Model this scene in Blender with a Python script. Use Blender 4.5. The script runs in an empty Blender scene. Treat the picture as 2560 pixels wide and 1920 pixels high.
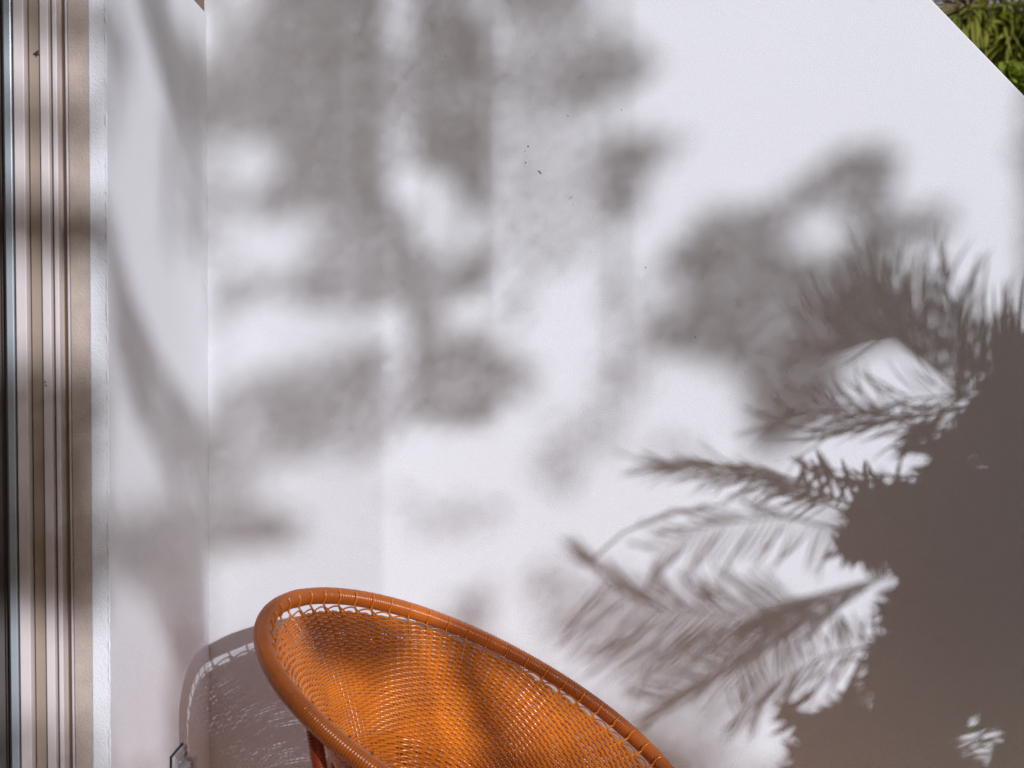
import bpy, math, random
import numpy as np
from mathutils import Vector, Matrix

random.seed(7)
rng = np.random.default_rng(7)
sc = bpy.context.scene
COL = sc.collection

# ------------------------------------------------------------------ camera
FPX, IW, IH = 3555.0, 2560.0, 1920.0
TILT = math.radians(1.2)
EYE = np.array([0.0, 0.0, 1.25])
cd = bpy.data.cameras.new("camera")
cam = bpy.data.objects.new("camera", cd); COL.objects.link(cam)
cd.sensor_width = 36.0; cd.lens = 36.0 * FPX / IW
cd.clip_start = 0.05; cd.clip_end = 2000
cam.location = EYE; cam.rotation_euler = (math.pi / 2 - TILT, 0, 0)
cd.dof.use_dof = True; cd.dof.focus_distance = 2.75; cd.dof.aperture_fstop = 4.5
sc.camera = cam

# ------------------------------------------------------------------ light
SA, SE = 0.50, 0.3644               # azimuth left of +Y the light travels to, elevation
S = np.array([-math.cos(SE) * math.sin(SA), math.cos(SE) * math.cos(SA), -math.sin(SE)])
w = bpy.data.worlds.new("World"); sc.world = w; w.use_nodes = True
nt = w.node_tree; bg = nt.nodes["Background"]
sky = nt.nodes.new("ShaderNodeTexSky"); sky.sky_type = 'NISHITA'; sky.sun_disc = False
sky.sun_elevation = SE; sky.sun_rotation = math.atan2(-S[0], -S[1])
sky.air_density = 1.0; sky.dust_density = 2.5; sky.ozone_density = 0.6
nt.links.new(sky.outputs[0], bg.inputs[0]); bg.inputs[1].default_value = 0.05
sd = bpy.data.lights.new("sun", 'SUN'); sd.energy = 5.0; sd.angle = math.radians(0.53)
sd.color = (1.0, 0.985, 0.97)
sun = bpy.data.objects.new("sun", sd); COL.objects.link(sun)
sun.rotation_euler = Vector(S).to_track_quat('-Z', 'Y').to_euler()
sun.location = (6, -10, 6)
vs = sc.view_settings
vs.view_transform = 'Standard'; vs.look = 'None'; vs.gamma = 1.0; vs.use_curve_mapping = False
vs.exposure = -0.66
vs.use_white_balance = True
vs.white_balance_temperature = 5840; vs.white_balance_tint = 13

# ------------------------------------------------------------------ helpers
Fw = np.array([0, math.cos(TILT), -math.sin(TILT)]); Uw = np.array([0, math.sin(TILT), math.cos(TILT)])
Rw = np.array([1.0, 0, 0])
def ray(px, py): return Fw + Rw * (px - 1280) / FPX + Uw * (960 - py) / FPX
WY, WX, JY = 3.0, -0.641, 2.256     # back wall plane, return wall plane, end of the return wall
def on_y(px, py, y=WY): d = ray(px, py); return EYE + d * (y / d[1])
def on_x(px, py, x=WX): d = ray(px, py); return EYE + d * (x / d[0])
def pix(P):
    d = P - EYE; z = d @ Fw
    return 1280 + FPX * (d @ Rw) / z, 960 - FPX * (d @ Uw) / z

MATS = {}
def mat(name, col, rough=0.6, var=0.1, scale=6.0, bump=0.0, bscale=200.0, metal=0.0, trans=None, coat=0.0, spec=0.5, col2=None, detail=4, bdist=0.002):
    m = bpy.data.materials.new(name); m.use_nodes = True
    n = m.node_tree.nodes; l = m.node_tree.links
    b = n["Principled BSDF"]; b.inputs["Roughness"].default_value = rough; b.inputs["Metallic"].default_value = metal
    b.inputs["Coat Weight"].default_value = coat; b.inputs["Specular IOR Level"].default_value = spec
    b.inputs["Coat Roughness"].default_value = 0.15
    tc = n.new("ShaderNodeTexCoord"); no = n.new("ShaderNodeTexNoise"); no.inputs["Scale"].default_value = scale
    no.inputs["Detail"].default_value = detail
    l.new(tc.outputs["Object"], no.inputs["Vector"])
    r = n.new("ShaderNodeMixRGB"); c = Vector(col)
    r.inputs[1].default_value = (*(c * (1 - var)), 1)
    r.inputs[2].default_value = (*((Vector(col2) if col2 else c * (1 + var))), 1)
    l.new(no.outputs["Fac"], r.inputs[0]); l.new(r.outputs[0], b.inputs["Base Color"])
    if bump > 0:
        n2 = n.new("ShaderNodeTexNoise"); n2.inputs["Scale"].default_value = bscale; n2.inputs["Detail"].default_value = 3
        l.new(tc.outputs["Object"], n2.inputs["Vector"])
        bp = n.new("ShaderNodeBump"); bp.inputs["Strength"].default_value = bump; bp.inputs["Distance"].default_value = bdist
        l.new(n2.outputs["Fac"], bp.inputs["Height"]); l.new(bp.outputs[0], b.inputs["Normal"])
    if trans:
        t = n.new("ShaderNodeBsdfTranslucent"); t.inputs[0].default_value = (*trans, 1)
        mx = n.new("ShaderNodeMixShader"); mx.inputs[0].default_value = 0.35
        l.new(b.outputs[0], mx.inputs[1]); l.new(t.outputs[0], mx.inputs[2])
        l.new(mx.outputs[0], n["Material Output"].inputs[0])
    MATS[name] = m
    return m

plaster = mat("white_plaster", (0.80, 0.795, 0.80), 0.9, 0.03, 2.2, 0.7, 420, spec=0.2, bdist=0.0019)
plaster_lit = mat("white_plaster_lightened", (0.90, 0.895, 0.90), 0.9, 0.03, 2.2, 0.7, 420, spec=0.2, bdist=0.0019)  # same plaster made paler, colour standing in for light this wall lacks
rough_shade_pl = mat("rough_reveal_shade_tan", (0.56, 0.46, 0.38), 0.95, 0.18, 40, 0.6, 260, bdist=0.002)  # tan stands in for shade on the reveal's pale rough plaster
tan_render = mat("tan_render", (0.42, 0.34, 0.27), 0.9, 0.08, 3, 0.3, 200)
alu_beige = mat("beige_painted_aluminium", (0.80, 0.71, 0.67), 0.42, 0.05, 9, 0.12, 600)
alu_tan = mat("tan_painted_aluminium", (0.42, 0.33, 0.25), 0.45, 0.10, 12, 0.12, 500)
alu_dark = mat("dark_bronze_aluminium", (0.10, 0.075, 0.06), 0.4, 0.1, 20)
alu_grey = mat("pale_blue_grey_aluminium", (0.58, 0.64, 0.66), 0.3, 0.05, 10, metal=0.35)
rubber = mat("black_rubber", (0.02, 0.02, 0.024), 0.6, 0.1)
cane = mat("orange_varnished_cane", (0.58, 0.12, 0.006), 0.20, 0.32, 14, 0.0, coat=0.25, spec=0.5, col2=(0.92, 0.28, 0.012))
cane_rim = mat("orange_varnished_cane_rim", (0.44, 0.10, 0.010), 0.24, 0.2, 5, 0.0, coat=0.25, spec=0.5, col2=(0.66, 0.17, 0.014))
cane_dk = mat("red_brown_cane", (0.36, 0.06, 0.012), 0.3, 0.2, 20, 0.0, coat=0.1)
plastic = mat("grey_white_plastic", (0.46, 0.45, 0.43), 0.35, 0.03, 30)
clearp = mat("pale_clear_plastic", (0.55, 0.58, 0.60), 0.12, 0.04, 30, coat=1.0)
terracotta = mat("terracotta_floor", (0.42, 0.165, 0.075), 0.8, 0.12, 1.5, 0.3, 60)
grass_m = mat("grassy_soil", (0.07, 0.07, 0.035), 0.95, 0.3, 2.0, 0.5, 30)
leaf_m = mat("green_leaf", (0.075, 0.10, 0.02), 0.5, 0.3, 1.5, trans=(0.16, 0.18, 0.03))
palm_m = mat("olive_palm_leaf", (0.34, 0.37, 0.03), 0.25, 0.45, 1.2, trans=(0.5, 0.5, 0.05), col2=(0.50, 0.48, 0.12))
lime_m = mat("lime_palm_leaf", (0.30, 0.36, 0.04), 0.45, 0.2, 3, trans=(0.45, 0.5, 0.05))
dry_m = mat("dry_palm_fibre", (0.24, 0.17, 0.09), 0.8, 0.3, 8)
bark = mat("brown_bark", (0.14, 0.10, 0.07), 0.9, 0.3, 12, 0.6, 60)
speck_m = mat("dark_dirt", (0.05, 0.03, 0.02), 0.9, 0.2)
pale_wall = mat("pale_far_wall", (0.72, 0.72, 0.74), 0.9, 0.03, 2)

def mesh_obj(name, V, F, m, parent=None, smooth=True, kind=None):
    me = bpy.data.meshes.new(name)
    V = np.asarray(V, dtype=np.float32)
    if isinstance(F, np.ndarray):
        k = F.shape[1]
        me.vertices.add(len(V)); me.vertices.foreach_set("co", V.ravel())
        me.loops.add(F.size); me.loops.foreach_set("vertex_index", F.ravel().astype(np.int32))
        me.polygons.add(len(F)); me.polygons.foreach_set("loop_start", np.arange(0, F.size, k, dtype=np.int32))
        me.polygons.foreach_set("loop_total", np.full(len(F), k, dtype=np.int32))
        me.update(calc_edges=True)
    else:
        me.from_pydata(V.tolist(), [], F); me.update()
    if smooth: me.polygons.foreach_set("use_smooth", [True] * len(me.polygons))
    me.materials.append(m)
    o = bpy.data.objects.new(name, me); COL.objects.link(o)
    if parent: o.parent = parent
    if kind: o["kind"] = kind
    return o

def box_vf(x0, x1, y0, y1, z0, z1):
    V = [(x0,y0,z0),(x1,y0,z0),(x1,y1,z0),(x0,y1,z0),(x0,y0,z1),(x1,y0,z1),(x1,y1,z1),(x0,y1,z1)]
    return V, [(0,3,2,1),(4,5,6,7),(0,1,5,4),(1,2,6,5),(2,3,7,6),(3,0,4,7)]
def box(name, b, m, parent=None, bevel=0.0, kind=None):
    V, F = box_vf(*b); o = mesh_obj(name, V, F, m, parent, False, kind)
    if bevel:
        md = o.modifiers.new("bevel", 'BEVEL'); md.width = bevel; md.segments = 2; md.limit_method = 'NONE'
    return o
def thing(name, label, cat, loc=(0, 0, 0), group=None):
    o = bpy.data.objects.new(name, None); COL.objects.link(o); o.location = loc; o.empty_display_size = 0.1
    o["label"] = label; o["category"] = cat
    if group: o["group"] = group
    return o
def tag(o, label, cat, group=None):
    o["label"] = label; o["category"] = cat
    if group: o["group"] = group
    return o
def adopt(o, root):          # parent while keeping the world position
    o.parent = root; o.matrix_parent_inverse = Matrix.Translation(-root.location)

def tube_vf(P, r, sides=6, closed=False, nrm=None):
    P = np.asarray(P, float); n = len(P)
    if closed: T = np.roll(P, -1, 0) - np.roll(P, 1, 0)
    else: T = np.gradient(P, axis=0)
    T /= np.linalg.norm(T, axis=1)[:, None] + 1e-12
    if nrm is None: N = np.tile(np.array([0.13, 0.21, 0.97]), (n, 1))
    else: N = np.asarray(nrm, float)
    B = np.cross(T, N); B /= np.linalg.norm(B, axis=1)[:, None] + 1e-12
    N = np.cross(B, T)
    a = np.arange(sides) * 2 * np.pi / sides
    r = np.broadcast_to(np.asarray(r, float), (n,))
    V = P[:, None, :] + r[:, None, None] * (np.cos(a)[None, :, None] * N[:, None, :] + np.sin(a)[None, :, None] * B[:, None, :])
    V = V.reshape(-1, 3)
    i = np.arange(n if closed else n - 1); j = np.arange(sides)
    I, J = np.meshgrid(i, j, indexing='ij'); I2 = (I + 1) % n; J2 = (J + 1) % sides
    Q = np.stack([I * sides + J, I * sides + J2, I2 * sides + J2, I2 * sides + J], -1).reshape(-1, 4)
    return V, Q
def join(parts):
    Vs, Fs, k = [], [], 0
    for V, F in parts:
        Vs.append(np.asarray(V, float)); Fs.append(np.asarray(F) + k); k += len(V)
    return np.concatenate(Vs), np.concatenate(Fs)

# ------------------------------------------------------------------ ground, walls
V, F = box_vf(-60, 60, -60, 60, -0.5, -0.02)
mesh_obj("ground", V, F, grass_m, None, False, "structure")
box("terrace", (-0.7, 0.95, -5, 3.0, -0.019, 0.0), terracotta, None, 0, "structure")

# back wall, its top slopes down to the right
a = on_y(2331, 0); b = on_y(2560, 237)
sl = (b[2] - a[2]) / (b[0] - a[0])
zt = 2.75; xt = a[0] + (zt - a[2]) / sl; zb = 0.95; xb = a[0] + (zb - a[2]) / sl
prof = [(-1.4, 0), (3.4, 0), (3.4, zb), (xb, zb), (xt, zt), (-1.4, zt)]
Vb = [(x, WY, z) for x, z in prof] + [(x, WY + 0.16, z) for x, z in prof]
nn = len(prof)
Fb = [tuple(range(nn)), tuple(range(2 * nn - 1, nn - 1, -1))] + [(i, i + nn, (i + 1) % nn + nn, (i + 1) % nn) for i in range(nn)]
bw = mesh_obj("back_wall", Vb, Fb, plaster, None, False)
md = bw.modifiers.new("bevel", 'BEVEL'); md.width = 0.004; md.segments = 2
tag(bw, "white plastered wall behind the wicker chair, its top sloping down to the right", "wall")
sp = []
for (x, y, r) in [(1320,366,3.2),(1312,378,1.8),(1314,407,2.6),(1348,429,3.4),(1351,433,3.4),(1345,427,2),(1419,289,2),(1422,290,1.5),(1554,275,2.0),(1549,209,1.3),
                  (1428,493,2.2),(1424,497,1.4),(1432,512,1.6),(1614,669,2.4),(1738,843,2.4),(1113,140,2.2),(2124,399,1.6),(1940,1150,1.3)]:
    c = on_y(x, y); r *= 0.00084; k = 7
    an = np.arange(k) * 2 * np.pi / k; rr = r * (0.8 + 0.4 * rng.random(k))
    ring = np.stack([c[0] + rr * np.cos(an), np.full(k, WY + 0.0005), c[2] + rr * np.sin(an)], 1)
    v = np.vstack([ring, [[c[0], WY - 0.0012, c[2]]]])
    f = np.array([(i, (i + 1) % k, k) for i in range(k)]); sp.append((v, f))
Vs, Fs = join(sp); o = mesh_obj("dirt_speck", Vs, Fs, speck_m, bw, False, "stuff")

# return wall on the left (end face towards the camera)
ztop = on_x(512, 30)[2] if False else 1.25 + 0.0
ztop = on_x(500, 16)[2]
sw = thing("return_wall", "short white plastered return wall between the door frame and the back wall corner", "wall", (WX, 2.6, 0))
xe = (226 - 1280) * JY / FPX
o = box("plaster_face", (xe, WX, JY, WY - 0.0005, 0, ztop), plaster_lit, None, 0.0015); adopt(o, sw)
# nibbled plaster arris along the corner
pts = []; zz = np.arange(0.3, ztop, 0.006)
jag = 0.0016 * (rng.random(len(zz)) ** 2.0)
P = np.stack([np.full(len(zz), WX - 0.0006), np.full(len(zz), JY + 0.0006), zz], 1)
v, f = tube_vf(P, 0.0011 + jag, 6, False, np.tile([1.0, 0.3, 0], (len(zz), 1)))
o = mesh_obj("corner_bead", v, f, plaster_lit, None); adopt(o, sw)
soffit_mat = mat("shade_brown_soffit", (0.24, 0.17, 0.12), 0.7, 0.2, 14, 0.3, 80)  # soffit stand-in, brown darkened in place of shade falling there
tag(box("soffit_block", (xe - .3, WX - 0.004, JY + 0.10, WY - 0.003, ztop + .001, ztop + .16), soffit_mat), "stand-in block above the return wall, its brown darkened in place of shade", "soffit")

# ------------------------------------------------------------------ sliding door frame, strips seen from the front
df = thing("sliding_door", "beige aluminium sliding door frame with dark glass at the left edge", "door", (-0.75, 2.25, 0))
strips = [  # px right, px left at mid height, front depth, material, name
    (224, 186, 2.2575, rough_shade_pl, "plaster_reveal"), (186, 179, 2.262, alu_beige, "outer_bead"), (179, 158, 2.285, alu_tan, "outer_frame"),
    (158, 147, 2.264, alu_beige, "frame_lip"), (147, 137, 2.33, alu_dark, "track_groove"), (137, 116, 2.262, alu_beige, "inner_frame"),
    (116, 89, 2.270, alu_tan, "frame_channel"), (89, 76, 2.284, alu_tan, "channel_step"), (76, 50, 2.258, alu_beige, "sash_stile"),
    (50, 44, 2.275, rubber, "gasket"), (44, 26, 2.262, alu_grey, "sash_edge"), (26, 22, 2.28, alu_beige, "glazing_bead"), (22, 15, 2.29, alu_dark, "glazing_channel")]
xprev = (225.5 - 1280) * JY / FPX
for (xr, xl, y, m, nme) in strips:
    x0 = (xl - 1280) * y / FPX; x1 = (xr - 1280) * y / FPX
    if nme == "plaster_reveal": x1 += 0.012
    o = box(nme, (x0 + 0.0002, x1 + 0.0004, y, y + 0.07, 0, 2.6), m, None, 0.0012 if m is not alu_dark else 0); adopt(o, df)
gl = bpy.data.materials.new("dark_glass"); gl.use_nodes = True
g = gl.node_tree.nodes["Principled BSDF"]; g.inputs["Base Color"].default_value = (0.16, 0.14, 0.125, 1); g.inputs["Roughness"].default_value = 0.08
g.inputs["Coat Weight"].default_value = 1.0
o = box("glass_pane", (-1.8, (15 - 1280) * 2.30 / FPX, 2.300, 2.308, 0, 2.6), gl); adopt(o, df)
# hole / insect mark on the frame
c = on_y(103, 134, 2.2695)
k = 9; parts = []
for (dx, dz, r) in [(0, 0, .0038), (-.004, -.001, .0022), (.002, .004, .0017), (.004, -.002, .0015), (-.001, -.0045, .0014)]:
    an = np.arange(k) * 2 * np.pi / k; rr = r * (0.85 + 0.3 * rng.random(k))
    ring = np.stack([c[0] + dx + rr * np.cos(an), np.full(k, c[1] + .0006), c[2] + dz + rr * np.sin(an)], 1)
    parts.append((np.vstack([ring, [[c[0] + dx, c[1] - .0012 , c[2] + dz]]]), np.array([(i, (i + 1) % k, k) for i in range(k)])))
v, f = join(parts); o = mesh_obj("screw_hole", v, f, rubber, None, False); adopt(o, df)
for (x, y) in [(121, 955), (123, 964)]:
    c = on_y(x, y, 2.2615); o = box("paint_chip", (c[0] - .001, c[0] + .001, c[1] - .0004, c[1] + .001, c[2] - .0012, c[2] + .0012), speck_m); adopt(o, df)
df.rotation_euler = (0, math.radians(-0.25), 0)
df.location.x += 0.0

# ------------------------------------------------------------------ wall switch on the return wall
nr = on_x(424, 1891); fr = on_x(453, 1861)
y0, y1 = nr[1], fr[1]; zt_ = (nr[2] + fr[2]) / 2
sk = thing("wall_switch", "grey white outdoor switch with raised rocker low on the return wall", "switch", (WX, (y0 + y1) / 2, zt_ - 0.045))
def skb(name, b, m, bev): o = box(name, b, m, None, bev); adopt(o, sk); return o
h = 0.088
skb("backing_gasket", (WX + .0003, WX + .004, y0 - .001, y1 + .001, zt_ - h - .001, zt_ + .001), rubber, 0.0005)
skb("cover_plate", (WX + .004, WX + .011, y0, y1, zt_ - h, zt_), plastic, 0.0015)
for nme, b in [("frame_rail", (y0 + .004, y1 - .004, zt_ - .011, zt_ - .005)), ("frame_rail", (y0 + .004, y1 - .004, zt_ - h + .005, zt_ - h + .011)),
               ("frame_stile", (y0 + .004, y0 + .010, zt_ - h + .0112, zt_ - .0112)), ("frame_stile", (y1 - .010, y1 - .004, zt_ - h + .0112, zt_ - .0112))]:
    skb(nme, (WX + .0108, WX + .0135, *b), plastic, 0.0008)
skb("rocker", (WX + .0109, WX + .026, y0 + .020, y1 - .024, zt_ - .062, zt_ - .026), plastic, 0.0015)
skb("clear_knob", (WX + .0108, WX + .034, y1 - .022, y1 - .0105, zt_ - .066, zt_ - .018), clearp, 0.002)
k = 10; an = np.arange(k) * 2 * np.pi / k; cy_, cz_ = y0 + .034, zt_ - .019
v = np.vstack([np.stack([np.full(k, WX + .0108), cy_ + .0028 * np.cos(an), cz_ + .0028 * np.sin(an)], 1), np.stack([np.full(k, WX + .0138), cy_ + .002 * np.cos(an), cz_ + .002 * np.sin(an)], 1)])
f = [(i, (i + 1) % k, (i + 1) % k + k, i + k) for i in range(k)] + [tuple(range(k, 2 * k))]
o = mesh_obj("screw", v, f, clearp, None, False); adopt(o, sk)

# ------------------------------------------------------------------ wicker chair
CC = np.array([-0.0545, 2.5102, 0.6047]); AZ, EL, RA, RB, RT = -0.2553, 0.4729, 0.418, 0.424, 0.0162
D_ = np.array([math.cos(AZ) * math.cos(EL), math.sin(AZ) * math.cos(EL), -math.sin(EL)])
W_ = np.array([-math.sin(AZ), math.cos(AZ), 0.0]); N_ = np.cross(D_, W_)
if N_[2] < 0: N_ = -N_
HD = 0.30
def bowl(r, th):
    r = np.asarray(r, float); th = np.asarray(th, float)
    rc = np.clip(r, 0, 1.02); h = HD * (0.5 * (1 - rc ** 1.3) + 0.25 * (1 + np.cos(np.pi * rc)))
    rr = r * (1 - 0.02 * np.sin(np.pi * np.clip(r, 0, 1)))
    return CC + (rr * np.cos(th) * RA)[..., None] * D_ + (rr * np.sin(th) * RB)[..., None] * W_ - h[..., None] * N_
def bowl_n(r, th):
    e = 1e-4
    du = bowl(r + e, th) - bowl(r - e, th); dv = bowl(r, th + e) - bowl(r, th - e)
    n = np.cross(du, dv); n /= np.linalg.norm(n, axis=-1)[..., None] + 1e-12
    return n * np.where(n @ N_ < 0, -1, 1)[..., None]
chair = thing("wicker_chair", "round orange varnished wicker bowl chair with wrapped rim against the white wall", "chair", (CC[0], CC[1], 0))
def cobj(name, vf, m, kind=None, smooth=True):
    o = mesh_obj(name, vf[0], vf[1], m, None, smooth, kind); adopt(o, chair); return o
# wrapped rim: ridged tube, one ridge per turn of cane
n_turn = 500; spt = 5; n = n_turn * spt
th = np.arange(n) * 2 * np.pi / n
P = CC + np.outer(np.cos(th) * RA, D_) + np.outer(np.sin(th) * RB, W_)
ph = (np.arange(n) % spt) / spt
turn_r = rng.normal(0, 0.00012, n_turn)
rad = RT - 0.0019 + 0.0019 * np.sin(np.pi * ph) ** 0.7 + np.repeat(turn_r, spt)
rad += 0.0009 * np.exp(-((th - math.radians(174)) / .05) ** 2) + 0.0006 * np.sin(th * 3 + 1)*0.6
cobj("rim", tube_vf(P, rad, 20, True, np.tile(N_, (n, 1))), cane_rim)
# profile arc length
rs = np.linspace(1.0, 0.0, 800); pr = bowl(rs, np.zeros(800)); al = np.concatenate([[0], np.cumsum(np.linalg.norm(np.diff(pr, axis=0), axis=1))])
def r_at(s): return np.interp(s, al, rs)
NW = 112
GAP = 0.037
# weft rings
row = 0; s = GAP
while s < al[-1] - 0.02:
    r0 = float(r_at(s)); nw = NW if r0 > 0.5 else (NW // 2 if r0 > 0.2 else NW // 4)
    m_ = nw * 4; t = np.arange(m_) * 2 * np.pi / m_
    jit = 0.0012 * np.sin(t * 3 + row * .21) + 0.0007 * np.sin(t * 7 + row * .43) + 0.0003 * np.sin(t * 23 + row * 5.1)
    jit = jit + rng.normal(0, .0004)
    rr = r_at(s + jit)
    Pn = bowl_n(rr, t)
    amp = 0.0030
    P = bowl(rr, t) + (amp * np.cos(nw * t / 2 + math.pi * row))[:, None] * Pn
    cobj("weft_strand", tube_vf(P, 0.00285 + 0.0002 * rng.random(), 6, True, Pn), cane)
    row += 1; s += 0.0053 if r0 > 0.3 else 0.0062
# warp strands
for k in range(NW):
    t0 = 2 * math.pi * k / NW + rng.normal(0, 0.0016)
    end = 0.42 if k % 2 else (0.18 if k % 4 else 0.04)
    sarr = np.arange(GAP - 0.012 if k % 2 else GAP - 0.004, float(np.interp(-end, -rs, al)), 0.012)
    rr = r_at(sarr); tt = t0 + 0.002 * np.sin(sarr * 60 + k)
    Pn = bowl_n(rr, tt)
    P = bowl(rr, tt)
    cobj("warp_strand", tube_vf(P, 0.0016, 5, False, Pn), cane)
# lashings: from the rim crest down to the weave, every second warp
for k in range(1, NW, 2):
    t0 = 2 * math.pi * k / NW
    c = CC + RA * math.cos(t0) * D_ + RB * math.sin(t0) * W_
    o_ = math.cos(t0) * D_ + math.sin(t0) * W_       # outwards
    pts = [c + (RT + .0012) * (math.sin(a) * N_ - math.cos(a) * o_) for a in np.linspace(1.15, -0.3, 9)]
    sl_ = rng.normal(0, 0.0022)
    for s_ in (GAP * 0.55, GAP, GAP + .012, GAP + .024):
        rr = float(r_at(s_)); q = bowl(rr, t0 + sl_); pts.append(q + 0.0022 * bowl_n(rr, t0 + sl_))
    pts = np.array(pts)
    u = np.linspace(0, len(pts) - 1, 24); ps = np.stack([np.interp(u, np.arange(len(pts)), pts[:, i]) for i in range(3)], 1)
    ps[1:-1] = (ps[:-2] + 2 * ps[1:-1] + ps[2:]) / 4
    cobj("rim_lashing", tube_vf(ps, 0.0020, 6, False, np.tile(np.cross(o_, N_), (24, 1))), cane)
# looped border: arcs joining neighbouring stakes
for k in range(0, NW, 2):
    u = np.linspace(0, 1, 15); t = 2 * math.pi * (k + 3.4 * u) / NW
    sarr = GAP + 0.006 - 0.015 * np.sin(np.pi * u) ** 0.55 + rng.normal(0, .001)
    rr = r_at(sarr); Pn = bowl_n(rr, t)
    P = bowl(rr, t) + (0.0020 - 0.0045 * np.cos(np.pi * u * 2))[:, None] * Pn
    cobj("edge_loop", tube_vf(P, 0.0017, 6, False, Pn), cane)
# legs, wrapped, and a floor ring
def wrapped(p0, p1, r, m, name, pitch=0.0056, amp=0.0011):
    L = np.linalg.norm(p1 - p0); n = int(L / pitch) * 5
    u = np.linspace(0, 1, n); ph = (np.arange(n) % 5) / 5
    P = p0 + np.outer(u, p1 - p0)
    return cobj(name, tube_vf(P, r - amp + amp * np.sin(np.pi * ph) ** 0.6, 16, False, np.tile([0.9, 0.4, 0.1], (n, 1))), m)
def rim_pt(deg): t = math.radians(deg); return CC + RA * math.cos(t) * D_ + RB * math.sin(t) * W_
feet = []
for deg in (243, 135, 45, 315):
    p = rim_pt(deg); inward = (CC - p); inward[2] = 0
    foot = p + inward * 0.30; foot[2] = 0.012
    top = p - np.array([0, 0, 0.010]) + inward * 0.015
    if deg != 243: top = bowl(0.66, math.radians(deg)) - 0.02 * N_
    if deg == 243: foot = np.array([p[0] + 0.085, p[1] + 0.14, 0.012])
    wrapped(top, foot, 0.0122, cane_dk, "leg"); feet.append(foot)
for i, j in ((0, 1), (1, 2), (2, 3), (3, 0)):
    a_, b_ = feet[i].copy(), feet[j].copy(); a_[2] = b_[2] = 0.16
    wrapped(a_, b_, 0.009, cane_dk, "stretcher")
ring_t = np.arange(160) * 2 * np.pi / 160
P = bowl(np.full(160, .47), ring_t) - 0.016 * bowl_n(np.full(160, .47), ring_t)
cobj("support_ring", tube_vf(P, 0.0095, 10, True, np.tile(N_, (160, 1))), cane_dk)

# ------------------------------------------------------------------ foliage that throws the shadows
# coordinates of the shade on the wall are given in photograph pixels, turned into wall points and
# carried back along the sun's rays to where the foliage grows.
Hh = np.array([math.cos(SA), math.sin(SA), 0.0]); Vv = np.array([-math.sin(SA) * math.sin(SE), math.cos(SA) * math.sin(SE), math.cos(SE)])
U_C = WX * math.cos(SA) + WY * math.sin(SA); U_J = WX * math.cos(SA) + JY * math.sin(SA)
def wall_hit(u, v):
    if u >= U_C: X = (u - WY * math.sin(SA)) / math.cos(SA); Y = WY
    elif u >= U_J: X = WX; Y = (u - X * math.cos(SA)) / math.sin(SA)
    else: Y = JY + 0.01; X = (u - Y * math.sin(SA)) / math.cos(SA)
    Z = (v + X * math.sin(SA) * math.sin(SE) - Y * math.cos(SA) * math.sin(SE)) / math.cos(SE)
    return np.array([X, Y, Z])
def wall_px(px, py):
    if px >= 520: return on_y(px, py)
    if px >= 268: return on_x(px, py)
    return on_y(px, py, JY + 0.01)
#MAPS_BEGIN
CELL = 8
def blur(A, s):
    if s <= 0: return A
    A = np.asarray(A, float); k = max(1, int(3 * s)); x = np.arange(-k, k + 1); g = np.exp(-x * x / (2 * s * s)); g /= g.sum()
    A = np.apply_along_axis(lambda q: np.convolve(np.pad(q, k, mode='edge'), g, 'valid'), 0, A)
    return np.apply_along_axis(lambda q: np.convolve(np.pad(q, k, mode='edge'), g, 'valid'), 1, A)
GX, GY = np.meshgrid((np.arange(320) + .5) * CELL, (np.arange(240) + .5) * CELL)
def poly_mask(pts):
    ins = np.zeros(GX.shape, bool); n = len(pts)
    for i in range(n):
        x0, y0 = pts[i]; x1, y1 = pts[(i + 1) % n]
        if y0 == y1: continue
        c = ((GY >= min(y0, y1)) & (GY < max(y0, y1))); xi = x0 + (GY - y0) * (x1 - x0) / (y1 - y0)
        ins ^= c & (GX < xi)
    return ins.astype(float)
def put(A, M, val): return A * (1 - M) + val * M
def PG(A, val, pts, s=2.0): return put(A, blur(poly_mask(pts), s), val)
def EL_(A, val, cx, cy, rx, ry, rot=0, s=2.0):
    c, q = math.cos(math.radians(rot)), math.sin(math.radians(rot))
    dx, dy = GX - cx, GY - cy; X = dx * c + dy * q; Y = -dx * q + dy * c
    return put(A, blur(((X / rx) ** 2 + (Y / ry) ** 2 < 1).astype(float), s), val)
A = np.zeros(GX.shape)
# --- back wall, left
A = PG(A, .66, [(520,210),(590,110),(690,0),(960,0),(960,500),(1010,640),(960,640),(930,580),(870,545),(800,520),(740,530),(690,560),(610,515),(630,475),(700,440),(690,385),(640,345),(530,370)], 2)
A = EL_(A, .35, 572, 125, 60, 45); A = EL_(A, .12, 600, 15, 75, 42); A = EL_(A, .52, 900, 110, 50, 70); A = EL_(A, .52, 760, 230, 60, 90, 30)
A = EL_(A, .08, 640, 410, 60, 40, -30); A = EL_(A, .05, 560, 450, 45, 60)
A = EL_(A, .10, 700, 600, 150, 45); A = EL_(A, .18, 890, 640, 70, 35)
A = EL_(A, .4, 545, 500, 30, 30)
A = PG(A, .56, [(585,672),(660,690),(720,690),(800,665),(860,705),(955,690),(955,760),(900,745),(840,750),(790,785),(740,750),(660,725),(600,730)], 1.5)
A = PG(A, .32, [(530,770),(610,730),(650,750),(560,800),(530,815)], 2)
A = PG(A, .54, [(530,1000),(600,975),(663,918),(740,912),(807,962),(870,905),(957,860),(957,966),(870,1030),(783,1090),(687,1135),(640,1045),(600,1030),(530,1045)], 1.5)
A = PG(A, .36, [(660,1050),(740,1100),(690,1180),(660,1240),(600,1300),(525,1300),(525,1240),(620,1200),(650,1130)], 2)
A = EL_(A, .22, 585, 1110, 45, 85, 20)
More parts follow.
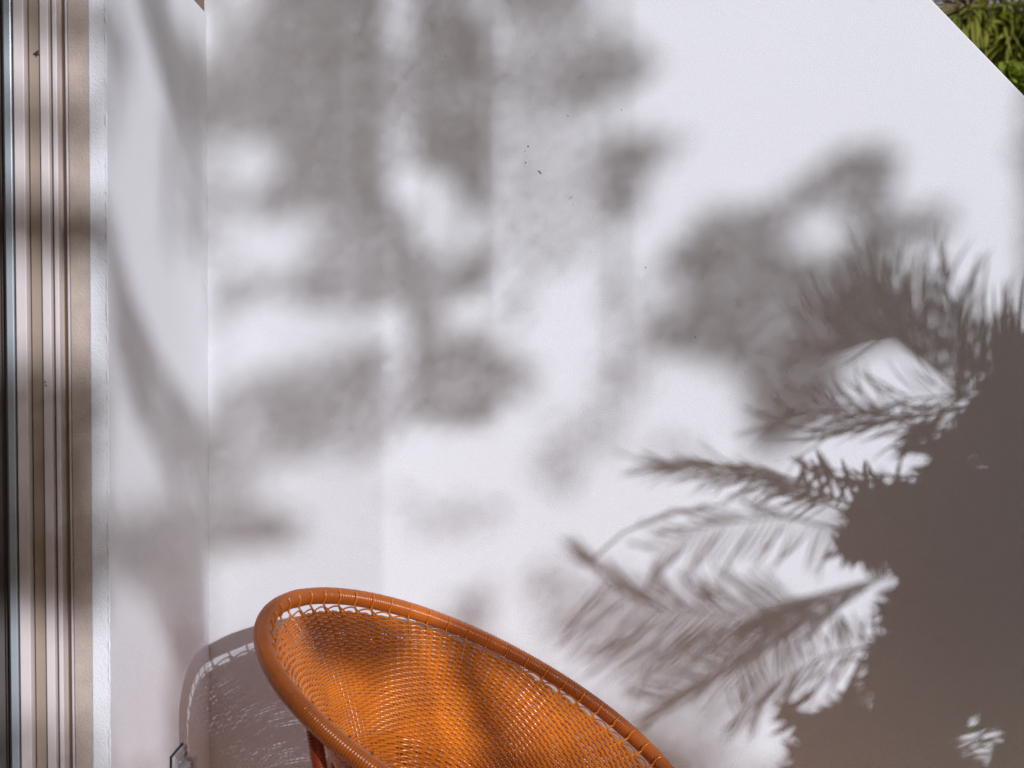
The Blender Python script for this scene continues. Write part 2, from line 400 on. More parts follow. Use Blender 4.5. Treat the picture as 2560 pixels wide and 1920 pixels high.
A = PG(A, .62, [(524,1284),(600,1290),(665,1255),(758,1315),(755,1350),(665,1359),(600,1372),(528,1390)], 1.5)
A = EL_(A, .5, 925, 1112, 34, 24, 0, 1.5)
A = PG(A, .3, [(720,1180),(930,1120),(930,1145),(760,1165)], 2)
for (ya, yb, d) in [(0, 60, .45), (60, 180, .38), (185, 335, .62), (335, 470, .18), (470, 530, .42), (540, 660, .18), (690, 790, .4), (975, 1045, .5), (1060, 1270, .42)]:
    A = PG(A, d, [(500, ya), (585, ya), (610, yb), (500, yb)], 2.2)
A = PG(A, .22, [(600,820),(800,850),(960,800),(960,700),(1000,640),(1000,1060),(900,1060),(820,1000)], 3) if False else A
# --- columns
A = PG(A, .64, [(1032,0),(1150,0),(1190,40),(1236,60),(1236,470),(1215,525),(1165,510),(1115,430),(1035,410)], 1.0)
A = EL_(A, .42, 1165, 240, 50, 45); A = EL_(A, .45, 1120, 10, 60, 25)
A = PG(A, .14, [(962,0),(1026,0),(1026,105),(962,105)], .6)
A = PG(A, .52, [(962,110),(1026,110),(1028,285),(962,285)], .7)
A = PG(A, .22, [(962,290),(1028,290),(1030,430),(962,430)], .7)
A = PG(A, .60, [(958,450),(1010,520),(1045,600),(1065,700),(1075,850),(1070,1030),(1020,1020),(1022,830),(990,740),(958,700)], 1.3)
A = PG(A, .40, [(1065,620),(1110,620),(1115,900),(1065,900)], 1.5)
A = PG(A, .60, [(1118,690),(1170,640),(1210,615),(1236,625),(1236,680),(1200,725),(1118,745)], 1.2)
A = PG(A, .52, [(1080,850),(1203,825),(1265,875),(1352,935),(1305,990),(1241,1000),(1236,1068),(1110,1068),(1030,1030),(1060,930)], 1.5)
A = EL_(A, .30, 1130, 965, 62, 38, 0, 1.5)
A = np.maximum(A, blur(poly_mask([(1236,240),(1490,300),(1500,640),(1380,690),(1236,640)]), 3) * .17)
A = np.maximum(A, blur(poly_mask([(560,0),(960,0),(960,560),(860,560),(720,500),(660,330)]), 3) * .68)
A = np.maximum(A, blur(poly_mask([(520,60),(700,40),(700,340),(520,340)]), 3) * .45)
A = np.maximum(A, blur(poly_mask([(1236,0),(1480,0),(1520,260),(1420,300),(1236,280)]), 3) * .32)
A = np.maximum(A, blur(poly_mask([(520,960),(960,860),(1040,900),(1040,1080),(700,1200),(560,1300),(520,1300)]), 3) * .22)
A = np.maximum(A, blur(poly_mask([(780,560),(960,520),(1010,700),(960,780),(840,770),(760,700)]), 3) * .42)
A = np.maximum(A, blur(poly_mask([(700,930),(960,850),(960,1000),(800,1110),(690,1150)]), 2.5) * .55)
A = np.maximum(A, blur(poly_mask([(1240,20),(1500,60),(1640,150),(1560,230),(1440,290),(1240,230)]), 2.5) * .38)
A = EL_(A, 0, 625, 405, 72, 42, -28, 2.5); A = EL_(A, .02, 660, 600, 120, 42, 0, 2.5); A = EL_(A, .02, 720, 830, 170, 48, 0, 3)
A = EL_(A, .02, 760, 1215, 150, 50, 0, 3); A = EL_(A, .05, 600, 20, 60, 36, 0, 2.5)
# --- top centre
A = PG(A, .60, [(1236,0),(1462,0),(1442,50),(1330,62),(1265,42)], 1.5)
A = EL_(A, .34, 1380, 90, 90, 45); A = EL_(A, .18, 1275, 115, 40, 42)
A = PG(A, .45, [(1236,165),(1400,150),(1480,110),(1560,100),(1645,165),(1600,205),(1500,235),(1475,285),(1425,250),(1330,250),(1236,220)], 2)
A = EL_(A, .72, 1455, 205, 48, 52, 30); A = EL_(A, .25, 1300, 330, 45, 100); A = EL_(A, .22, 1290, 470, 50, 60)
A = PG(A, .58, [(1496,345),(1600,335),(1720,350),(1650,395),(1600,460),(1597,530),(1555,560),(1500,525),(1490,430)], 1.6)
A = EL_(A, .18, 1350, 660, 60, 22)
A = PG(A, .12, [(1496,600),(1590,640),(1590,780),(1500,860)], 2)
for (x, y, rx, ry, d) in [(540, 700, 30, 620, .2), (1120, 1300, 120, 26, .22), (1390, 1150, 75, 40, .26), (1500, 1060, 80, 50, .2), (850, 1215, 60, 16, .18), (1560, 950, 70, 70, .2), (1010, 1240, 60, 20, .2), (1330, 1010, 60, 22, .18), (1290, 760, 40, 90, .18), (880, 830, 50, 30, .2)]:
    A = np.maximum(A, blur(((GX - x) / rx) ** 2 + ((GY - y) / ry) ** 2 < 1, 3) * d)
# --- lower centre
A = EL_(A, .32, 1405, 1185, 30, 46); A = EL_(A, .22, 1235, 1290, 26, 34); A = EL_(A, .22, 1690, 1122, 75, 26); A = EL_(A, .16, 1470, 1090, 90, 60)
A = PG(A, .5, [(1112,1485),(1150,1495),(1222,1465),(1222,1575),(1150,1575)], 1.2)
A = EL_(A, .34, 1380, 1460, 60, 45); A = EL_(A, .30, 1400, 1560, 55, 40)
A = PG(A, .16, [(1030,1300),(1180,1250),(1150,1310),(1040,1350)], 2)
# --- light falling into the bowl
A = PG(A, .85, [(560,1640),(700,1590),(900,1600),(960,1640),(860,1720),(700,1750),(560,1760)], 2)
A = PG(A, .75, [(1035,1600),(1110,1600),(1150,1960),(1060,1960)], 2)
A = PG(A, .8, [(1060,1555),(1260,1640),(1420,1730),(1560,1830),(1600,1900),(1500,1900),(1300,1760),(1080,1640)], 2)
# --- arch on the right
A = PG(A, .68, [(1627,671),(1697,610),(1754,540),(1818,518),(1893,525),(1974,488),(2038,420),(2119,368),(2183,362),(2238,374),(2232,440),(2222,540),(2380,520),(2375,575),(2320,605),(2240,610),(2215,680),(2250,780),(2330,850),(2200,880),(2130,960),(2090,1010),(1990,1100),(1940,1140),(1880,1110),(1870,1000),(1850,930),(1780,905),(1680,880),(1590,860),(1600,790),(1700,770),(1700,700)], 2)
A = EL_(A, .05, 2050, 575, 95, 75, 0, 2.5); A = EL_(A, .4, 2120, 480, 110, 26, 0); A = EL_(A, .72, 2170, 420, 50, 40)
A = EL_(A, .15, 1668, 735, 45, 48); A = EL_(A, .50, 1800, 690, 55, 40); A = EL_(A, .48, 1935, 800, 50, 60, -30); A = EL_(A, .55, 2310, 560, 50, 38)
A = PG(A, .0, [(2240,380),(2300,200),(2325,80),(2340,80),(2320,210),(2262,385)], 1)
A = EL_(A, .05, 2330, 700, 90, 90); 
A = PG(A, .05, [(2120,890),(2200,860),(2330,870),(2400,960),(2260,1020),(2110,1040),(2090,960)], 1.5)
# --- deep shade bottom right, far foliage behind the near palm
A = PG(A, .3, [(2560,880),(2440,960),(2400,1030),(2330,1080),(2320,1230),(2260,1290),(2040,1250),(2060,1320),(2200,1380),(2250,1450),(2205,1540),(2212,1720),(2090,1800),(1985,1740),(1985,1920),(2560,1920)], 1)
A = PG(A, .30, [(1500,1740),(1640,1800),(1760,1800),(1900,1900),(1760,1920),(1660,1900)], 2)
A = PG(A, .22, [(1480,1420),(1700,1500),(1960,1500),(1980,1740),(1900,1760),(1700,1900),(1560,1740),(1440,1620)], 3)
A = PG(A, .8, [(1560,1810),(1690,1862),(1775,1930),(1560,1930)], 1)
A = EL_(A, .0, 2470, 1150, 70, 30, 8, 1)
A = EL_(A, .0, 2450, 1850, 70, 60, -20, 1)

FARMAP = A
# side wall
B = np.zeros(GX.shape)
B = PG(B, .50, [(258,20),(318,20),(318,120),(300,200),(288,290),(258,290)], 1)
B = PG(B, .60, [(345,0),(400,0),(457,100),(490,90),(520,190),(520,360),(470,345),(430,320),(405,180)], 1.3)
B = PG(B, .32, [(405,330),(440,330),(425,640),(405,640)], 1.2)
B = PG(B, .55, [(262,480),(285,560),(300,660),(330,740),(380,860),(430,950),(470,1000),(520,1060),(520,1200),(440,1180),(380,1100),(330,1020),(300,900),(262,800)], 1.3)
B = EL_(B, .3, 400, 1010, 22, 100, -15, 1.5)
B = EL_(B, .30, 417, 1140, 26, 90, -15, 1.5)
B = PG(B, .50, [(262,1290),(400,1260),(520,1200),(520,1640),(470,1740),(425,1640),(415,1500),(300,1440),(262,1460)], 1.5)
B = EL_(B, .3, 400, 1490, 28, 60, -10, 1.5)
B = EL_(B, .02, 318, 1168, 38, 105, -8, 1.5)
B = PG(B, .25, [(420,1700),(470,1720),(470,1920),(420,1920)], 1.5)
# frames left of the corner
Fm = np.zeros(GX.shape)
for (ya, yb, d) in [(0, 70, .5), (230, 330, .3), (480, 610, .7), (900, 1290, .62), (1290, 1500, .85), (1780, 1920, .25)]:
    Fm = PG(Fm, d, [(0, ya), (300, ya + 40), (300, yb + 60), (0, yb)], 2.5)
B = np.maximum(B, blur(poly_mask([(455,330),(520,330),(520,640),(470,640)]), 2) * .3)
B = np.clip(B * 1.45, 0, 1); Fm = np.clip(Fm * 1.2, 0, 1)
SHADE = np.where(GX >= 520, A, np.where(GX >= 268, B, Fm))
#MAPS_END
def shade_at(px, py):
    i = min(239, max(0, int(py / CELL))); j = min(319, max(0, int(px / CELL)))
    v = SHADE[i, j]
    v = 0.0 if v < .07 else min(1.0, 1.10 * v ** 0.76)
    if py > 1920 or px > 2560: v = max(v, .8 if px > 1900 else .3)
    return v
vs_lo = min((on_y(0, 2000) @ Vv), (on_y(2560, 2000) @ Vv)) - .05; vs_hi = max((on_y(0, -60) @ Vv), (on_y(2560, -60) @ Vv), (on_x(300, -40) @ Vv)) + .05
def make_grid(g, fn):
    us = np.arange(0.28, 2.62, g); vv = np.arange(vs_lo, vs_hi, g)
    G = np.zeros((len(vv), len(us))); PX = np.zeros((len(vv), len(us), 2))
    for i, v in enumerate(vv):
        for j, u in enumerate(us):
            p = wall_hit(u, v); x, y = pix(p); PX[i, j] = (x, y); G[i, j] = fn(x, y)
    return us, vv, G, PX
def diffuse(G):                      # spread the leaves evenly (error diffusion, serpentine)
    E_ = G.copy(); on = []
    for i in range(G.shape[0]):
        fw = i % 2 == 0; cols = range(G.shape[1]) if fw else range(G.shape[1] - 1, -1, -1); dx = 1 if fw else -1
        for j in cols:
            o_ = E_[i, j]; q = 1.0 if o_ > 0.5 + rng.normal(0, .08) else 0.0; e = o_ - q
            if q: on.append((i, j))
            if 0 <= j + dx < G.shape[1]: E_[i, j + dx] += e * 7 / 16
            if i + 1 < G.shape[0]:
                if 0 <= j - dx < G.shape[1]: E_[i + 1, j - dx] += e * 3 / 16
                E_[i + 1, j] += e * 5 / 16
                if 0 <= j + dx < G.shape[1]: E_[i + 1, j + dx] += e * 1 / 16
    return on
def leaf_vf(c, size, ax, side, asp=1.0):
    # pointed leaf, folded a little along its midrib
    nrm = np.cross(ax, side)
    L = size * 1.30 * asp; Wd = size * 0.60 / asp
    pts = [c - ax * L * .55, c - ax * L * .2 + side * Wd + nrm * .15 * size, c + ax * L * .2 + side * Wd * .85 + nrm * .15 * size, c + ax * L * .55,
           c + ax * L * .2 - side * Wd * .85 + nrm * .15 * size, c - ax * L * .2 - side * Wd + nrm * .15 * size, c - ax * L * .2, c + ax * L * .2]
    return pts, [(0, 1, 6, 6), (1, 2, 7, 6), (2, 3, 7, 7), (3, 4, 7, 7), (4, 5, 6, 7), (5, 0, 6, 6)]
def leaves(cells, grid, name, parent, tfun, size, asp=1.0):
    us, vv, PXM = grid; g = us[1] - us[0]
    VV, FF = [], []; k = 0
    for i, j in cells:
        u = us[j] + rng.uniform(-.3, .3) * g; v = vv[i] + rng.uniform(-.3, .3) * g
        t = tfun(*PXM[i, j])
        c = wall_hit(u, v) - S * t
        ang = rng.uniform(0, math.pi); ax = math.cos(ang) * Hh + math.sin(ang) * Vv
        ti = rng.uniform(-.45, .45); side = np.cross(S, ax); ax = ax * math.cos(ti) + S * math.sin(ti)
        p, f = leaf_vf(c, size, ax / np.linalg.norm(ax), side / np.linalg.norm(side), asp)
        VV += p; FF += [tuple(dict.fromkeys(a + k for a in q)) for q in f]; k += 8
    o = mesh_obj(name, VV, FF, leaf_m, None, False, "stuff")
    if parent: adopt(o, parent)
    return o
us, vv, G, PXM = make_grid(0.0125, shade_at)
tree = thing("leafy_tree", "leafy green tree standing in the garden facing the wall", "tree", (6.9, -5.8, 0))
leaves(diffuse(G), (us, vv, PXM), "foliage", tree, lambda x, y: rng.uniform(7.2, 7.8) if 900 < x < 1260 and y < 1100 else rng.uniform(8.0, 10.5), 0.0125 * 1.2)
def limb(pts, r0, r1, name, m, parent):
    pts = np.array(pts, float); u = np.linspace(0, len(pts) - 1, 22)
    P = np.stack([np.interp(u, np.arange(len(pts)), pts[:, i]) for i in range(3)], 1)
    for _ in range(3): P[1:-1] = (P[:-2] + P[1:-1] * 2 + P[2:]) / 4
    o = mesh_obj(name, *tube_vf(P, np.linspace(r0, r1, 22), 9), m, None); adopt(o, parent); return o
limb([(6.9, -5.8, 0), (6.95, -5.9, 1.2), (7.0, -5.8, 2.8), (6.8, -5.9, 4.8)], .13, .07, "trunk", bark, tree)
limb([(6.98, -5.8, 3.4), (6.3, -5.5, 4.6), (5.6, -5.3, 5.3)], .06, .015, "limb", bark, tree)
limb([(6.92, -5.85, 3.9), (7.4, -5.5, 4.8), (7.7, -5.2, 5.4)], .05, .012, "limb", bark, tree)

# near palm to the right, fronds out of their shadow pixels
palm = thing("garden_palm", "tall clumping palm with feathery fronds growing in front of the wall", "palm", (2.6, 0.7, 0))
def S_at(px, py, t): return wall_px(px, py) - S * t
def frond(rach, tt, leaf, spacing, width, name="frond", stem=0.0032, mt=None):
    """rach: pixel polyline of the midrib's shadow; tt: distance from wall at start/end; leaf: list of
    (start fraction, end fraction, dx, dy, length px, scatter)"""
    rach = np.array(rach, float); seg = np.concatenate([[0], np.cumsum(np.hypot(*np.diff(rach, axis=0).T))])
    def at(s): return np.array([np.interp(s, seg, rach[:, 0]), np.interp(s, seg, rach[:, 1])])
    L = seg[-1]; parts = []
    u = np.linspace(0, L, 26); P = np.array([S_at(*at(s), tt[0] + (tt[1] - tt[0]) * s / L) for s in u])
    parts.append(tube_vf(P, np.linspace(stem, stem * .3, 26), 5))
    for (f0, f1, dx, dy, ln, scat) in leaf:
        s = f0 * L
        while s < f1 * L:
            t = tt[0] + (tt[1] - tt[0]) * s / L; p = at(s)
            a = math.atan2(dy, dx) + rng.normal(0, scat); l = ln * rng.uniform(.75, 1.1) * (1 - .35 * abs((s / L - f0) / (f1 - f0 + 1e-6) - .45))
            bend = rng.normal(0.10, .12); n = 9; q = []
            for w_ in np.linspace(0, 1, n):
                aa = a + bend * w_; q.append((p[0] + l * w_ * math.cos(aa), p[1] + l * w_ * math.sin(aa) + 10 * w_ * w_))
            dt = rng.normal(0, .22)
            Q = np.array([S_at(x, y, t + dt * w_) for (x, y), w_ in zip(q, np.linspace(0, 1, n))])
            T = np.gradient(Q, axis=0); T /= np.linalg.norm(T, axis=1)[:, None]
            sd_ = np.cross(T, S); sd_ /= np.linalg.norm(sd_, axis=1)[:, None]
            ww = width * np.sin(np.pi * np.clip(np.linspace(.08, 1, n), 0, 1)) ** .7 * .5
            ww[-1] = .0003
            A_ = Q + sd_ * ww[:, None]; B_ = Q - sd_ * ww[:, None]; M_ = Q + S * (ww[:, None] * .5)
            v = np.concatenate([A_, M_, B_]); i = np.arange(n - 1)
            f = np.concatenate([np.stack([i, i + 1, i + 1 + n, i + n], 1), np.stack([i + n, i + 1 + n, i + 1 + 2 * n, i + 2 * n], 1)])
            parts.append((v, f)); s += spacing * rng.uniform(.7, 1.3)
    v, f = join(parts)
    o = mesh_obj(name, v, f, mt or palm_m, None, False); adopt(o, palm); return o
# low frond pointing left
frond([(2260,1430),(2020,1492),(1830,1530),(1640,1528),(1530,1450),(1490,1400)], (2.3, 3.0), [(.25,.95,-.72,.70,300,.10),(.35,1,-.75,-.55,190,.14),(.05,.4,-.8,.55,260,.1)], 13, 0.0054)
frond([(2120,1500),(1930,1590),(1760,1700),(1640,1760)], (2.1, 2.8), [(.0,.95,-.78,.63,250,.10),(.1,1,-.9,-.25,140,.15)], 16, 0.0045)
frond([(2260,1600),(2060,1640),(1920,1720),(1840,1800)], (1.7, 2.3), [(.0,.95,-.5,.85,150,.2),(.1,1,-.3,-.9,130,.2)], 14, 0.0054)
frond([(1480,1400),(1560,1330),(1680,1285),(1780,1275)], (2.1, 2.0), [(.4,1,.5,-.35,70,.3)], 18, 0.0037)
frond([(2240,1300),(2100,1250),(2000,1200),(1860,1170),(1760,1160)], (1.2, 1.8), [(.3,1,-.95,-.12,150,.15),(.3,.9,-.8,.3,140,.2)], 13, 0.0038)
# net of crossing leaflets
frond([(2400,1330),(2250,1290),(2120,1255),(2010,1235)], (1.1, 1.4), [(.0,1,-.30,-.95,170,.06)], 31, 0.0104)
frond([(2380,1200),(2240,1190),(2110,1180),(2000,1150)], (1.1, 1.4), [(.0,1,-.35,.85,120,.10)], 36, 0.0092)
frond([(2420,1270),(2260,1240),(2130,1215),(2030,1180)], (1.2, 1.3), [(.0,1,-.9,-.35,110,.2)], 15, 0.0054)
# long curved streaks
frond([(2480,1000),(2330,1035),(2180,1065),(2080,1085),(1990,1150),(1940,1230)], (1.1, 1.8), [(0,.7,-.97,.20,220,.06),(.1,.6,-.9,.1,200,.08)], 26, 0.0031)
frond([(2560,905),(2420,985),(2260,1000),(2130,1045),(2050,1040)], (1.3, 1.8), [(.2,1,-.85,.5,150,.14),(.3,1,-.8,-.55,150,.16)], 18, 0.0034)
# upright spikes at the right
frond([(2640,860),(2540,905),(2450,950),(2390,1010)], (1.2, 1.6), [(0,1,-.06,-1,240,.05),(0,1,-.12,-1,150,.08)], 13, 0.0065)
frond([(2400,1000),(2320,900),(2230,850),(2100,860)], (2.2, 2.8), [(0,1,-.12,-1,290,.08),(0.2,1,-.35,-.95,240,.12),(.2,1,-.6,-.8,180,.15)], 13, 0.0057)
frond([(2230,850),(2120,860),(2020,900)], (2.4, 2.8), [(0,1,-.9,.2,150,.2),(0,1,-.5,-.8,230,.15)], 13, 0.0054)
frond([(2400,1000),(2420,900),(2380,780),(2350,650)], (1.6, 1.9), [(.2,1,-.1,-1,160,.1)], 26, 0.0038)
frond([(2580,1010),(2420,900),(2270,780),(2160,700)], (2.2, 2.9), [(0,1,-.25,-1,210,.12),(0.2,1,-.8,-.5,150,.15),(0,.8,.1,-1,190,.1)], 19, 0.0064)
frond([(2560,930),(2440,860),(2330,800),(2240,790)], (2.0, 2.6), [(0,1,-.05,-1,260,.08),(0.2,1,-.85,.15,130,.2)], 22, 0.0064)
frond([(2300,1080),(2160,1020),(2040,1010),(1930,1060)], (1.8, 2.4), [(0,1,-.9,.25,150,.15),(0,1,-.75,-.55,130,.15)], 17, 0.0051)
# spots
frond([(2600,1700),(2520,1790),(2430,1860),(2370,1930)], (1.1, 1.3), [(0,1,-.85,.4,150,.15),(0,1,.8,-.3,130,.2)], 17, 0.0054)
frond([(2600,1020),(2520,1100),(2480,1200)], (1.1, 1.2), [(0,1,-.25,.95,130,.1),(0,1,-.9,.1,130,.15)], 17, 0.0038)
frond([(2150,1340),(1960,1290),(1780,1310),(1640,1380)], (2.0, 2.7), [(.1,1,-.45,.9,170,.08),(.2,1,-.95,-.2,120,.12)], 19, 0.0047)
frond([(2120,1280),(1980,1215),(1820,1175),(1640,1165)], (1.5, 2.4), [(.1,1,-.93,.35,120,.15),(.1,1,-.97,-.15,150,.1)], 15, 0.0038)
# dense heart of the clump
def poly_in(pts, x, y):
    c = False; n = len(pts)
    for i in range(n):
        x0, y0 = pts[i]; x1, y1 = pts[(i + 1) % n]
        if (y0 > y) != (y1 > y) and x < x0 + (y - y0) * (x1 - x0) / (y1 - y0): c = not c
    return c
heart = [(2600,860),(2470,950),(2420,1030),(2330,1080),(2300,1120),(2320,1180),(2300,1250),(2130,1230),(2050,1250),(2080,1325),(2205,1385),(2262,1460),(2225,1530),(2215,1600),(2220,1720),(2110,1790),(2010,1745),(1990,1780),(1990,2100),(2800,2100),(2800,860)]
holes = [(2465,1150,75,30),(2450,1850,80,66),(2295,1535,26,24),(2330,1590,18,16),(2270,1590,12,20),(2280,1200,13,30),(2240,1195,14,24),(2235,1420,12,20),(2310,1440,10,30),(2275,1380,9,16),(2180,1290,16,10),(2110,1245,18,13),(2060,1205,16,20),(2165,1220,14,20),(2225,1265,15,9),(2360,1400,7,18),(2340,1500,9,14),(2540,1230,10,40),(2500,1720,40,14),(2385,1905,30,12),(2150,1340,14,8),(2300,1660,5,20)]
hm = blur(poly_mask([(min(x, 2559), min(y, 1919)) for x, y in heart]), 7)
def vnoise(x, y, sc_):
    xi, yi = math.floor(x / sc_), math.floor(y / sc_); fx, fy = x / sc_ - xi, y / sc_ - yi; h_ = lambda a, b: (math.sin(a * 127.1 + b * 311.7) * 43758.5453) % 1
    fx = fx * fx * (3 - 2 * fx); fy = fy * fy * (3 - 2 * fy)
    return (h_(xi, yi) * (1 - fx) + h_(xi + 1, yi) * fx) * (1 - fy) + (h_(xi, yi + 1) * (1 - fx) + h_(xi + 1, yi + 1) * fx) * fy
hc = []
for i in range(G.shape[0]):
    for j in range(G.shape[1]):
        x, y = PXM[i, j]
        m_ = hm[min(239, max(0, int(y / CELL))), min(319, max(0, int(x / CELL)))] if (x < 2560 and y < 1920) else (1.0 if (x > 1990 and y > 840) else 0.0)
        nz = .5 * vnoise(x + .5 * y, y * .55, 26) + .5 * vnoise(x * .6 + 900, y + .6 * x, 48)
        if m_ > .22 and m_ + (nz - .5) * 1.7 * (1.18 - m_) > .52 and not any(((x - a) / c) ** 2 + ((y - b) / d) ** 2 < 1 for a, b, c, d in holes): hc.append((i, j))
leaves(hc, (us, vv, PXM), "leaf_mass", palm, lambda x, y: rng.uniform(1.35, 1.9), 0.020 * 1.45, 2.3)
leaves(hc, (us, vv, PXM), "leaf_mass", palm, lambda x, y: rng.uniform(1.9, 2.4), 0.020 * 1.45, 2.3)
for (x, y, z1) in [(2.6, .7, 2.0), (2.72, .85, 1.7), (2.5, .95, 1.5)]:
    limb([(x, y, 0), (x - .02, y, z1 * .5), (x - .1, y + .05, z1)], .035, .02, "trunk", bark, palm)

# added unseen curtain panels, right of the camera, dim the sun in strips
sh = bpy.data.materials.new("sheer_shading"); sh.use_nodes = True
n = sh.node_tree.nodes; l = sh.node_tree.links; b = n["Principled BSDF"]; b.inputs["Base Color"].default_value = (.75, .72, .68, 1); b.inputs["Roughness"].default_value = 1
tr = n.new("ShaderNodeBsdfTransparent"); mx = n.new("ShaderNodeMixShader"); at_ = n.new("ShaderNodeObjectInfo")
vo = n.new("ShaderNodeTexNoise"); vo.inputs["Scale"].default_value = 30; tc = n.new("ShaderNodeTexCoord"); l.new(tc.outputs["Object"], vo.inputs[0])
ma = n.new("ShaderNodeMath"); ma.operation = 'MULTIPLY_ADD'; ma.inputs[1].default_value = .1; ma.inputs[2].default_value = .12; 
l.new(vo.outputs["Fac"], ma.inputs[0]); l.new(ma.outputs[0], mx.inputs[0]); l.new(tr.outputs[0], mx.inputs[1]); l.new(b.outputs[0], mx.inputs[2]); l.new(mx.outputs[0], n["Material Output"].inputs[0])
def shading(pxa, pxb, pya, pyb, lab):
    t = 2.4; rows_ = 12; V_ = []
    for i in range(rows_ + 1):
        y = pya + (pyb - pya) * i / rows_
        for x in (pxa, (pxa + pxb) / 2, pxb):
            p = S_at(x, y, t + (.05 if "doubled" in lab else 0)) ; p[1] += .006 * math.sin(x * .05); V_.append(p)
    F_ = [(3 * i + k, 3 * i + k + 1, 3 * i + k + 4, 3 * i + k + 3) for i in range(rows_) for k in range(2)]
    o = mesh_obj("shading_panel", V_, F_, sh, None, True)
    tag(o, lab, "shading", "added sheer curtain panels")
shading(521, 960, -300, 2000, "added unseen sheer curtain panel, leftmost of three, hanging in the sun")
shading(1036, 1236, -300, 1066, "added unseen sheer curtain panel in the middle, hanging in the sun")
shading(1118, 1236, -300, 740, "narrow added unseen curtain panel, doubled over the middle panel")
shading(1498, 1590, -300, 960, "narrow added unseen curtain panel, rightmost of three, hanging in the sun")

# ------------------------------------------------------------------ palm seen beyond the sloping wall top
bp_ = thing("palm_tree", "shaggy olive green palm crown beyond the sloping top of the wall", "palm", (2.55, 7.2, 0))
def padd(o): adopt(o, bp_); return o
def blade_cluster(center, n, L, droop, m, name, wid=.018, up=.4, spread=1.0):
    parts = []
    for _ in range(n):
        az = rng.uniform(0, 2 * math.pi); el = rng.uniform(-.5, up + .5)
        d = np.array([math.cos(az) * math.cos(el), math.sin(az) * math.cos(el), math.sin(el)]) * spread
        l_ = L * rng.uniform(.6, 1.15); k = 7; u = np.linspace(0, 1, k)
        P = center + np.outer(u * l_, d) + np.outer(u ** 2 * l_ * -droop, [0, 0, 1]); T = np.gradient(P, axis=0)
        sd_ = np.cross(T, rng.normal(0, 1, 3)); sd_ /= np.linalg.norm(sd_, axis=1)[:, None]
        ww = wid * np.sin(np.pi * np.linspace(.1, .97, k)) * .5
        v = np.concatenate([P + sd_ * ww[:, None], P - sd_ * ww[:, None]]); i = np.arange(k - 1)
        parts.append((v, np.stack([i, i + 1, i + 1 + k, i + k], 1)))
    v, f = join(parts); return padd(mesh_obj(name, v, f, m, None, False))
def far_frond(base, d, L, droop, m, nl=46, ll=.34, wid=.016):
    d = np.array(d, float); d /= np.linalg.norm(d); k = 20; u = np.linspace(0, 1, k)
    P = base + np.outer(u * L, d) + np.outer(u ** 2 * L * -droop, [0, 0, 1])
    parts = [tube_vf(P, np.linspace(.014, .004, k), 5)]
    for i in range(nl):
        s = .12 + .86 * i / nl; p = np.array([np.interp(s, u, P[:, c]) for c in range(3)])
        T = P[min(k - 1, int(s * k) + 1)] - P[max(0, int(s * k) - 1)]; T /= np.linalg.norm(T)
        sd0 = np.cross(T, [0, 0, 1]); sd0 /= np.linalg.norm(sd0)
        for sg in (-1, 1):
            q = T * .55 + sd0 * sg * .8 + np.array([0, 0, rng.uniform(-.55, .15)]) + rng.normal(0, .08, 3); q /= np.linalg.norm(q)
            l_ = ll * math.sin(math.pi * min(1, .15 + s * .85)) ** .6 * rng.uniform(.8, 1.15); kk = 6; uu = np.linspace(0, 1, kk)
            Q = p + np.outer(uu * l_, q) + np.outer(uu ** 2 * l_ * -.35, [0, 0, 1])
            nn_ = np.cross(np.gradient(Q, axis=0), [0.1, 0.2, 1.0]); nn_ /= np.linalg.norm(nn_, axis=1)[:, None]
            ww = wid * np.sin(np.pi * np.linspace(.12, .97, kk)) * .5
            v = np.concatenate([Q + nn_ * ww[:, None], Q - nn_ * ww[:, None]]); ii = np.arange(kk - 1)
            parts.append((v, np.stack([ii, ii + 1, ii + 1 + kk, ii + kk], 1)))
    v, f = join(parts); return padd(mesh_obj("frond", v, f, m, None, False))
hub = on_y(2560, 60, 7.2)
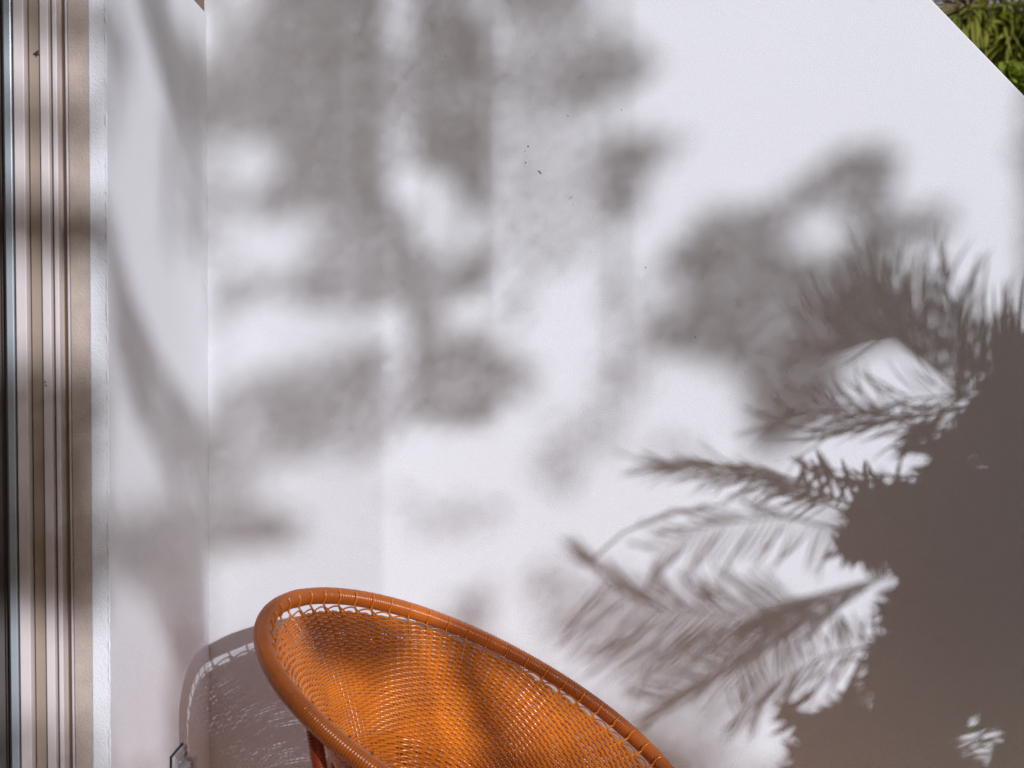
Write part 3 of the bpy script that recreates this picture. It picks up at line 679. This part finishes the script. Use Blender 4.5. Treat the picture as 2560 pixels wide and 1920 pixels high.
for k in range(26):
    az = rng.uniform(0, 2 * math.pi); el = rng.uniform(-.7, .75)
    far_frond(hub + rng.normal(0, .06, 3), (math.cos(az) * math.cos(el), math.sin(az) * math.cos(el), math.sin(el)), rng.uniform(.55, 1.1), rng.uniform(.3, .8), palm_m if k % 9 else dry_m)
blade_cluster(on_y(2470, 60, 7.1), 260, .34, .5, palm_m, "leaf_tuft")
blade_cluster(on_y(2540, 110, 7.0), 260, .34, .5, palm_m, "leaf_tuft")
blade_cluster(on_y(2420, 20, 7.1), 130, .26, .3, dry_m, "dry_tuft", .010)
limb([(hub[0] + .05, 7.25, 0), (hub[0] + .03, 7.25, 1.4), (hub[0], 7.22, hub[2])], .13, .10, "trunk", bark, bp_)
sb = thing("lime_shrub", "bright lime green arching palm leaf just over the wall's sloping top", "shrub", (1.95, 5.4, 0))
bp_keep = bp_; bp_ = sb
for (x, y, dx) in [(2505, 165, -1), (2530, 175, 1), (2520, 165, .4), (2500, 172, -.5)]:
    far_frond(on_y(x + 40, y + 200, 5.4), (dx * .25, -.25, 1.0), .36, .18, lime_m, 26, .16, .022)
blade_cluster(on_y(2515, 168, 5.35), 46, .10, .9, lime_m, "leaf_tuft", .02)
limb([(1.95, 5.4, 0), (1.95, 5.4, 1.0), (on_y(2545, 365, 5.4))], .03, .015, "stem", bark, bp_)
bp_ = bp_keep
hd = thing("dark_hedge", "dark leafy hedge low behind the sloping wall", "hedge", (2.6, 8.6, 0))
bp_ = hd
for k in range(9):
    c = on_y(2430 + 45 * k, 250 + 14 * rng.normal(), 8.3 + .1 * k); blade_cluster(c, 150, .45, .2, leaf_m, "leaf_tuft", .05)
bp_ = bp_keep
tag(box("bounce_wall", (-7, 1.9, -3.6, -3.2, 0, 5.5), mat("warm_bounce_tan", (0.52, 0.28, 0.14), 0.9, 0.06, 2)), "unseen tan wall added behind the camera to block sky and bounce warm light", "bounce_wall")  # added unseen wall, cuts part of the sky and bounces warm light
tag(box("far_building", (-6, 14, 16, 20, 0, 9), pale_wall), "pale hazy building far behind the palm", "building")
